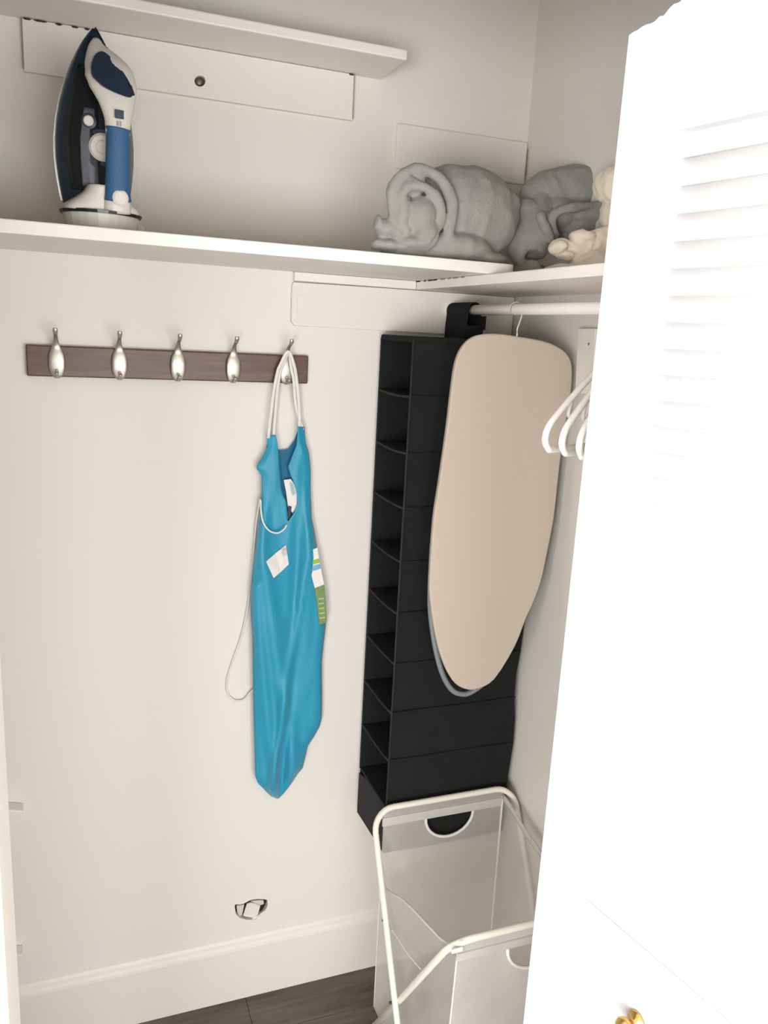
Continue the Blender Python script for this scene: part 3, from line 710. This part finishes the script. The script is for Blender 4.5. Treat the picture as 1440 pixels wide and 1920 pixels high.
# handle: oval bar from the heel up to the nose pod, standing clear of the body
hp_ = [(.018, .096, .000), (.018, .100, .020), (.017, .103, .045), (.0165, .106, .080), (.0165, .107, .115), (.017, .106, .140), (.0165, .101, .165), (.014, .090, .190), (.010, .076, .212), (.004, .058, .232), (0, .042, .250), (0, .030, .266)]
hw = [.022, .020, .0185, .0175, .018, .020, .027, .036, .037, .028, .016, .006]
ht = [.013, .012, .0115, .011, .011, .012, .013, .014, .014, .012, .009, .005]
sp_ = spline([I(*q) for q in hp_], 4); k_ = np.linspace(0, 11, len(sp_))
obj('handle', tube(sp_, list(np.interp(k_, range(12), ht)), 16, rw=list(np.interp(k_, range(12), hw)), upv=Nl), M_IRONWHITE, iron, smooth=True)
# rubber grip, front half sleeve of the handle
gp = [I(.018, .102, .018), I(.0175, .1045, .035), I(.0165, .1075, .080), I(.0165, .1090, .118), I(.0168, .1088, .128)]
gs = spline(gp, 4); kk = np.linspace(0, 1, len(gs))
obj('grip', tube(gs, .0125, 16, rw=list(np.interp(kk, [0, .3, .8, 1], [.0210, .0190, .0175, .0190])), upv=Nl), M_BLUEGRIP, iron, smooth=True)
disc(I(.019, .1145, .022), Nl, [(0, 0), (.0125, 0), (.0125, .002), (.009, .0035), (0, .0035)], M_IRONWHITE, 'thumb_rest', iron)
# navy spray panel on the pod
pn = [(-.020, .203), (-.018, .220), (-.010, .236), (.002, .244), (.013, .238), (.025, .222), (.036, .202), (.040, .186), (.036, .177), (.018, .178), (-.002, .184), (-.013, .192)]
def pods(a, h):
    H_ = [.165, .190, .212, .232, .250]; f_ = lambda t: float(np.interp(h, H_, t))
    q = max(.12, 1-((a-f_([.0165, .014, .010, .004, 0]))/f_([.027, .036, .037, .028, .016]))**2)
    return f_([.101, .090, .076, .058, .042])+f_([.0135, .0165, .0180, .0165, .013])*math.sqrt(q)+.0052
pts = [I(a, pods(a, h), h) for a, h in pn]
ce = I(.012, pods(.012, .207)+.0010, .207)
V_ = [ce]+spline(pts, 4, True)+[p-Nl*.014 for p in spline(pts, 4, True)]; n_ = (len(V_)-1)//2
F_ = [(0, 1+i, 1+(i+1) % n_) for i in range(n_)]+[(1+i, 1+n_+i, 1+n_+(i+1) % n_, 1+(i+1) % n_) for i in range(n_)]
obj('spray_panel', (V_, F_), M_NAVY, iron, smooth=False)
obj('steam_button', prism([I(.034, .096, .200), I(.041, .092, .196), I(.047, .090, .182), I(.038, .098, .180)], Nl*.010), M_BLACKPL, iron, bevel=.002)
sq = obj('display', prism([I(a, .1215-(.0) , h) for a, h in ((.009, .141), (.023, .141), (.023, .154), (.009, .154))], Nl*.0012), mat('display navy', (36, 52, 74), .3), iron, bevel=.001)
for k in range(2):
    a = .0125+k*.0045
    obj('icon_mark', prism([I(a, .1215, .130), I(a+.0022, .1215, .130), I(a+.0022, .1215, .1375), I(a, .1215, .1375)], Nl*.0008), mat('grey icon', (150, 146, 142), .6) if k == 0 else MATS['grey icon'], iron)
# dark gasket line and the white heel foot
def oval(hz, l0, l1, n0, n1, k=24):
    return [Vector((0, 0, 0))+base+Lx*((l0+l1)/2+(l1-l0)/2*math.cos(2*math.pi*j/k))+Nx*((n0+n1)/2-.045+(n1-n0)/2*math.sin(2*math.pi*j/k))+Vector((0, 0, hz)) for j in range(k)]
obj('heel_gasket', loft([oval(-.0085, -.062, .064, -.002, .107), oval(-.0040, -.064, .066, -.002, .108)]), M_BLACKPL, iron, smooth=False)
obj('heel_foot', loft([oval(-.0368, -.052, .057, .004, .098), oval(-.030, -.055, .059, .003, .101), oval(-.0086, -.058, .061, .001, .103)]), M_IRONWHITE, iron, smooth=False)
pg = at('y', -.20, 258, 421); pg.z = Z1T
obj('power_plug', lathe((pg.x, -.20, Z1T+.0002), (0, 0, 1), [(0, 0), (.012, 0), (.0125, .010), (.011, .020), (.007, .022), (0, .022)], 14), M_IRONWHITE, iron, smooth=True)
obj('power_cord', tube(spline([(pg.x, -.195, Z1T+.004), (pg.x+.03, -.18, Z1T+.0035), (pg.x+.03, -.12, Z1T+.0035), (pg.x-.04, -.10, Z1T+.0035), (IB.x-.03, -.13, Z1T+.0035), (IB.x-.02, -.16, Z1T+.012)], 6), .003, 8), M_IRONWHITE, iron, smooth=True)

# ================================================================== CLOTH BUNDLES (solid shapes fused, then wrinkled)
def sphere(c, r, rot=None, n=14):
    V, Q = [], []
    for i in range(n+1):
        th = math.pi*i/n
        for j in range(2*n):
            ph = math.pi*j/n
            v = Vector((r[0]*math.sin(th)*math.cos(ph), r[1]*math.sin(th)*math.sin(ph), r[2]*math.cos(th)))
            if rot: v = rot @ v
            V.append(v+Vector(c))
    for i in range(n):
        for j in range(2*n): Q.append((i*2*n+j, i*2*n+(j+1) % (2*n), (i+1)*2*n+(j+1) % (2*n), (i+1)*2*n+j))
    return V, Q
def fuse(name, parts_, m, zfloor, voxel=.0035, smooth=6, amp=.002, ridge=22, label='', cat='', group=None, cuts=()):
    me = D.meshes.new('tmp'); V, F = join(*parts_); me.from_pydata([tuple(v) for v in V], [], F); me.update()
    bm = bmesh.new(); bm.from_mesh(me); bmesh.ops.remove_doubles(bm, verts=bm.verts, dist=1e-6); bmesh.ops.recalc_face_normals(bm, faces=bm.faces); bm.to_mesh(me); bm.free()
    o = D.objects.new('tmp', me); COL.objects.link(o)
    rm = o.modifiers.new('r', 'REMESH'); rm.mode = 'VOXEL'; rm.voxel_size = voxel
    smo = o.modifiers.new('s', 'SMOOTH'); smo.iterations = smooth; smo.factor = .5
    dg = bpy.context.evaluated_depsgraph_get(); ev_ = o.evaluated_get(dg); me2 = D.meshes.new_from_object(ev_)
    D.objects.remove(o); D.meshes.remove(me)
    nrm_ = [v.normal.copy() for v in me2.vertices]
    xs = [v.co.x for v in me2.vertices]; ys_ = [v.co.y for v in me2.vertices]
    org = Vector(((min(xs)+max(xs))/2, (min(ys_)+max(ys_))/2, zfloor))
    for v, n0 in zip(me2.vertices, nrm_):
        p = v.co
        q_ = Vector((p.x*1.0+p.z*.4, p.y*.8, p.z*.7-p.x*.3))*ridge
        wv = noise.noise_vector(q_*.5)*1.1
        rdg = 1-abs(noise.noise(q_+wv))*2.2
        fine = noise.noise(p*95)*.25
        d = amp*(rdg-.3+fine)
        # darts: grooves along given polylines
        for (A_, B_, dep, wd_) in cuts:
            ab_ = B_-A_; t = max(0, min(1, (p-A_).dot(ab_)/ab_.length_squared)); dist = (p-(A_+ab_*t)).length
            d -= dep*math.exp(-(dist/wd_)**2)
        v.co = p+n0*d
        if v.co.z < zfloor+.001: v.co.z = zfloor+.001
        v.co -= org
    for p in me2.polygons: p.use_smooth = True
    me2.materials.clear(); me2.materials.append(m); me2.name = name
    ob = D.objects.new(name, me2); COL.objects.link(ob); ob.location = org; WL[ob.name] = org
    return setp(ob, label, cat, group)
def cap_(px1, py1, y1, px2, py2, y2, r1, r2, flat=1.):
    A_ = at('y', y1, px1, py1); B_ = at('y', y2, px2, py2)
    P = [A_.lerp(B_, t) for t in np.linspace(0, 1, 7)]
    return tube([A_-(B_-A_).normalized()*r1*.6]+P+[B_+(B_-A_).normalized()*r2*.6], [r1*.5]+list(np.linspace(r1, r2, 7))+[r2*.5], 16)
def layer(pts, r, flat=.5):
    """curved rolled layer: thick band following pts (px, py, y)"""
    P = spline([at('y', y, px, py) for px, py, y in pts], 5)
    return tube(P, r, 10)
def S(px, py, y, rx, ry, rz, rot=None): return sphere(at('y', y, px, py), (rx, ry, rz), rot)
def fix(v, z=Z1T): return v
def body_tube(pts, radii, ysc=1.):
    P = spline([at('y', y, px, py) for px, py, y in pts], 4); k2 = np.linspace(0, len(radii)-1, len(P))
    return tube(P, list(np.interp(k2, range(len(radii)), radii)), 20, rw=None)
roll = [
    sphere((-.330, -.240, 1.778), (.075, .070, .014)), sphere((-.235, -.240, 1.780), (.075, .065, .016)), sphere((-.385, -.275, 1.776), (.05, .035, .010)),
    body_tube([(790, 392, -.235), (835, 393, -.235), (880, 398, -.235), (925, 408, -.235), (957, 402, -.232)], [.060, .078, .081, .069, .030]),
    S(940, 385, -.235, .030, .05, .028), sphere((-.290, -.245, 1.795), (.085, .080, .034)),
    layer([(744, 420, -.300), (735, 385, -.305), (738, 350, -.305), (755, 326, -.306), (788, 317, -.306), (818, 330, -.310), (838, 354, -.314), (848, 388, -.316), (844, 428, -.314), (828, 462, -.305)], .0105),
    layer([(748, 378, -.315), (765, 352, -.318), (792, 350, -.320), (816, 366, -.321), (828, 395, -.321), (824, 428, -.317)], .0080),
    S(788, 402, -.308, .028, .026, .030), S(798, 440, -.310, .024, .024, .026), S(752, 395, -.305, .016, .022, .030), S(768, 345, -.298, .030, .02, .020),
    S(775, 458, -.296, .035, .035, .012), S(758, 432, -.300, .010, .02, .012),
    S(722, 428, -.290, .014, .020, .018, Matrix.Rotation(.6, 3, 'Y')), S(742, 440, -.294, .018, .022, .010, Matrix.Rotation(.7, 3, 'Y')), S(708, 415, -.292, .006, .014, .016),
    S(706, 458, -.290, .012, .018, .010), S(728, 460, -.292, .022, .024, .010), S(752, 462, -.294, .020, .024, .009)]
g = lambda a, b, ya, c, d, yb, dep, wd_: (at('y', ya, a, b), at('y', yb, c, d), dep, wd_)
fuse('folded_bedsheet', roll, M_LINEN, Z1T, amp=.0030, ridge=17, label='rolled grey linen bundle on the corner shelf, swirled end facing left', cat='bedding',
     cuts=[g(768, 325, -.31, 838, 358, -.33, .006, .004), g(748, 378, -.33, 820, 372, -.335, .006, .004), g(750, 420, -.33, 770, 425, -.33, .008, .005), g(835, 425, -.33, 806, 470, -.33, .007, .004),
           g(850, 350, -.33, 850, 420, -.33, .004, .004), g(820, 385, -.33, 838, 425, -.33, .005, .004)])
two = [
    sphere((-.125, -.265, 1.760), (.035, .05, .018)), sphere((-.085, -.25, 1.762), (.05, .06, .016)), sphere((-.135, -.295, 1.762), (.016, .03, .022)),
    body_tube([(985, 372, -.225), (1020, 362, -.225), (1070, 360, -.225), (1120, 362, -.225), (1165, 365, -.225)], [.022, .040, .050, .050, .040]),
    body_tube([(1010, 385, -.235), (1004, 415, -.255), (1000, 450, -.268), (996, 478, -.275)], [.030, .036, .036, .026]),
    S(972, 462, -.262, .014, .03, .034), S(985, 400, -.250, .018, .03, .026), S(1045, 400, -.245, .040, .045, .030),
    layer([(1012, 400, -.300), (1022, 425, -.310), (1032, 452, -.306)], .0085),
    layer([(1040, 445, -.290), (1034, 412, -.300), (1052, 394, -.304), (1085, 388, -.305), (1130, 380, -.300)], .0090),
    S(1095, 408, -.255, .055, .05, .020), S(1085, 430, -.245, .045, .05, .022), S(1060, 450, -.235, .03, .05, .024), S(1110, 455, -.22, .06, .06, .035)]
fuse('crumpled_bedsheet', two, M_LINEN2, Z1B, amp=.0030, ridge=20, label='crumpled darker grey linen heap between the rolled bundle and cream cloth', cat='bedding',
     cuts=[g(975, 410, -.33, 985, 480, -.33, .004, .003), g(1000, 410, -.34, 1030, 455, -.33, .006, .003), g(1045, 425, -.32, 1110, 412, -.32, .007, .004), g(1050, 380, -.30, 1120, 372, -.3, .004, .004), g(965, 380, -.27, 975, 390, -.29, .006, .006)])
cr = [sphere((-.105, -.385, 1.758), (.05, .045, .014)), sphere((-.06, -.40, 1.77), (.045, .05, .03)), S(1152, 345, -.38, .028, .05, .030), S(1180, 350, -.38, .05, .06, .045), S(1140, 362, -.378, .010, .03, .014), S(1165, 405, -.39, .030, .05, .045), S(1190, 430, -.40, .05, .06, .05),
      body_tube([(1048, 468, -.375), (1075, 462, -.380), (1105, 458, -.385), (1140, 450, -.39)], [.010, .016, .021, .026]), S(1046, 462, -.373, .010, .026, .016, Matrix.Rotation(.9, 3, 'Y')), S(1060, 478, -.372, .018, .026, .007), S(1090, 445, -.38, .022, .03, .012)]
fuse('folded_cream_cloth', cr, M_CREAM, Z1B, voxel=.0028, amp=.0040, ridge=34, label='crumpled cream cotton cloth on the right shelf beside the door', cat='cloth',
     cuts=[g(1075, 450, -.42, 1095, 480, -.42, .005, .004), g(1130, 360, -.42, 1165, 372, -.42, .004, .004)])

# ================================================================== HANGERS
def hanger(y, phi, label, tip=None):
    c = Vector((RX, y, RZ)); ux = Vector((math.cos(phi), math.sin(phi), 0))
    h = thing('clothes_hanger', (RX, y, 1.45), label, 'hanger', 'white plastic hangers on the closet rod')
    rr = .0050
    pk = [c+Vector((0, 0, -.064)), c+Vector((0, 0, -.050)), c+ux*.006+Vector((0, 0, -.034))]+[c+ux*(.0165*math.cos(a))+Vector((0, 0, -.0024+.0165*math.sin(a))) for a in np.linspace(-.9, 3.5, 12)]
    obj('hook', tube(spline(pk, 3), .0030, 10), M_WHITEPLASTIC, h, smooth=True)
    z0_ = 1.630; W2 = .190
    pts_ = [(0, 0), (-.03, -.010), (-.10, -.052), (-.160, -.092), (-.184, -.112), (-.190, -.130), (-.180, -.142), (-.160, -.146), (0, -.146), (.160, -.146), (.180, -.142), (.190, -.130), (.184, -.112), (.160, -.092), (.10, -.052), (.03, -.010)]
    P = [Vector((RX, y, z0_))+ux*a+Vector((0, 0, b)) for a, b in pts_]
    obj('shoulder_frame', tube(spline(P, 3, True), rr, 10, closed=True), M_WHITEPLASTIC, h, smooth=True)
    P2 = [Vector((RX, y, z0_))+ux*a+Vector((0, 0, b)) for a, b in [(-.13, -.075), (-.136, -.095), (-.126, -.102), (-.115, -.094)]]
    obj('strap_hook', tube(spline(P2, 4), .0030, 8), M_WHITEPLASTIC, h, smooth=True)
    return h
hanger(-.638, R(25), 'white plastic hanger whose shoulder sticks out farthest left past the door')
hanger(-.660, R(29), 'white plastic hanger nested second, just right of the outermost hanger tip')
hanger(-.680, R(33), 'white plastic hanger third in the row, mostly hidden behind the door edge')

# ================================================================== LEFT BRACKETS
for i, (q0, lab) in enumerate((([(18, 1512), (44, 1521), (36, 1545), (22, 1568)], 'upper small white bracket peeking out past the left door jamb'),
                               ([(24, 1788), (43, 1790), (37, 1808), (28, 1830)], 'lower small white bracket peeking out past the left door jamb'))):
    P = [at('y', -.032, *q) for q in q0]
    P[0] = P[0]+Vector((-.03, 0, 0)); P[3] = P[3]+Vector((-.03, 0, 0))
    b_ = setp(obj('wall_bracket', prism(P, (0, .0315, 0)), M_TRIM, bevel=.003, origin=(P[1].x, 0, P[3].z)), lab, 'bracket', 'white brackets by the left jamb')

# ================================================================== LOUVRED DOOR LEAF
TH = R(9.99); EX, EY = -.358, -.847
dv = Vector((math.sin(TH), -math.cos(TH), 0)); dn = Vector((-math.cos(TH), -math.sin(TH), 0))   # along the leaf, out of the visible face
dt = .028
door = struct('door_1', ([], []), M_DOOR, origin=(EX, EY, .012)) if False else None
def DP(s, n, z): return Vector((EX, EY, 0))+dv*s+dn*n+Vector((0, 0, z))
def dbox(s0, s1, n0, n1, z0, z1):
    v = [DP(s, n, z) for z in (z0, z1) for s, n in ((s0, n0), (s1, n0), (s1, n1), (s0, n1))]
    return v, [(0, 3, 2, 1), (4, 5, 6, 7), (0, 1, 5, 4), (1, 2, 6, 5), (2, 3, 7, 6), (3, 0, 4, 7)]
door = D.objects.new('door_1', None); COL.objects.link(door); door.location = (EX, EY, .0); WL[door.name] = Vector((EX, EY, 0)); door['kind'] = 'structure'
SW, DW = .0843, .450
DTOP = 1.979
# far stile with a chipped top corner
n_ = 14; topz_ = [DTOP-.004+.003*random.random()+.012*(i/n_) for i in range(n_+1)]
pf = [DP(0, 0, .012), DP(SW, 0, .012), DP(SW, 0, DTOP+.016)]+[DP(SW*(1-i/n_), 0, topz_[n_-i]+(.004 if i < 6 else 0)) for i in range(1, n_+1)]
obj('stile', prism(pf, -dn*dt), M_DOOR, door)
obj('stile', dbox(DW-SW+.03, DW, -dt, 0, .012, DTOP+.02), M_DOOR, door)
obj('top_rail', dbox(SW, DW-SW+.03, -dt, 0, 1.862, DTOP+.017), M_DOOR, door)
obj('middle_rail', dbox(SW, DW-SW+.03, -dt, 0, .7185, .9215), M_DOOR, door)
obj('bottom_rail', dbox(SW, DW-SW+.03, -dt, 0, .012, .20), M_DOOR, door)
PT = .0286
def slat_mesh():
    # section in (n, z): tilted slat, low edge out
    prof = [(-.0005, -.0140), (-.0048, -.0152), (-.0225, .0152), (-.0185, .0175)]
    A_ = [dv*(SW-.0)+dn*n+Vector((0, 0, z)) for n, z in prof]; B_ = [dv*(DW-SW+.03)+dn*n+Vector((0, 0, z)) for n, z in prof]
    v, f = loft([A_, B_]); me = D.meshes.new('slat'); me.from_pydata([tuple(q) for q in v], [], f)
    bm = bmesh.new(); bm.from_mesh(me); bmesh.ops.recalc_face_normals(bm, faces=bm.faces); bm.to_mesh(me); bm.free(); me.materials.append(M_DOOR); return me
sm = slat_mesh()
z = 1.8346+.0145
while z > .20:
    if z-.017 > .902 or z+.015 < .748:
        o = D.objects.new('slat', sm); COL.objects.link(o); o.parent = door; o.location = (0, 0, z)
    z -= PT
kb = obj('door_knob', lathe(DP(.192, .0, .822), dn, [(0, 0), (.0125, 0), (.0130, .002), (.0120, .004), (.0050, .0055), (.0042, .010), (.0055, .014), (.0110, .018), (.0125, .023), (.0105, .0275), (.0050, .030), (0, .0305)], 28), M_BRASS, door, smooth=True)
kb['label'] = 'polished brass door knob'
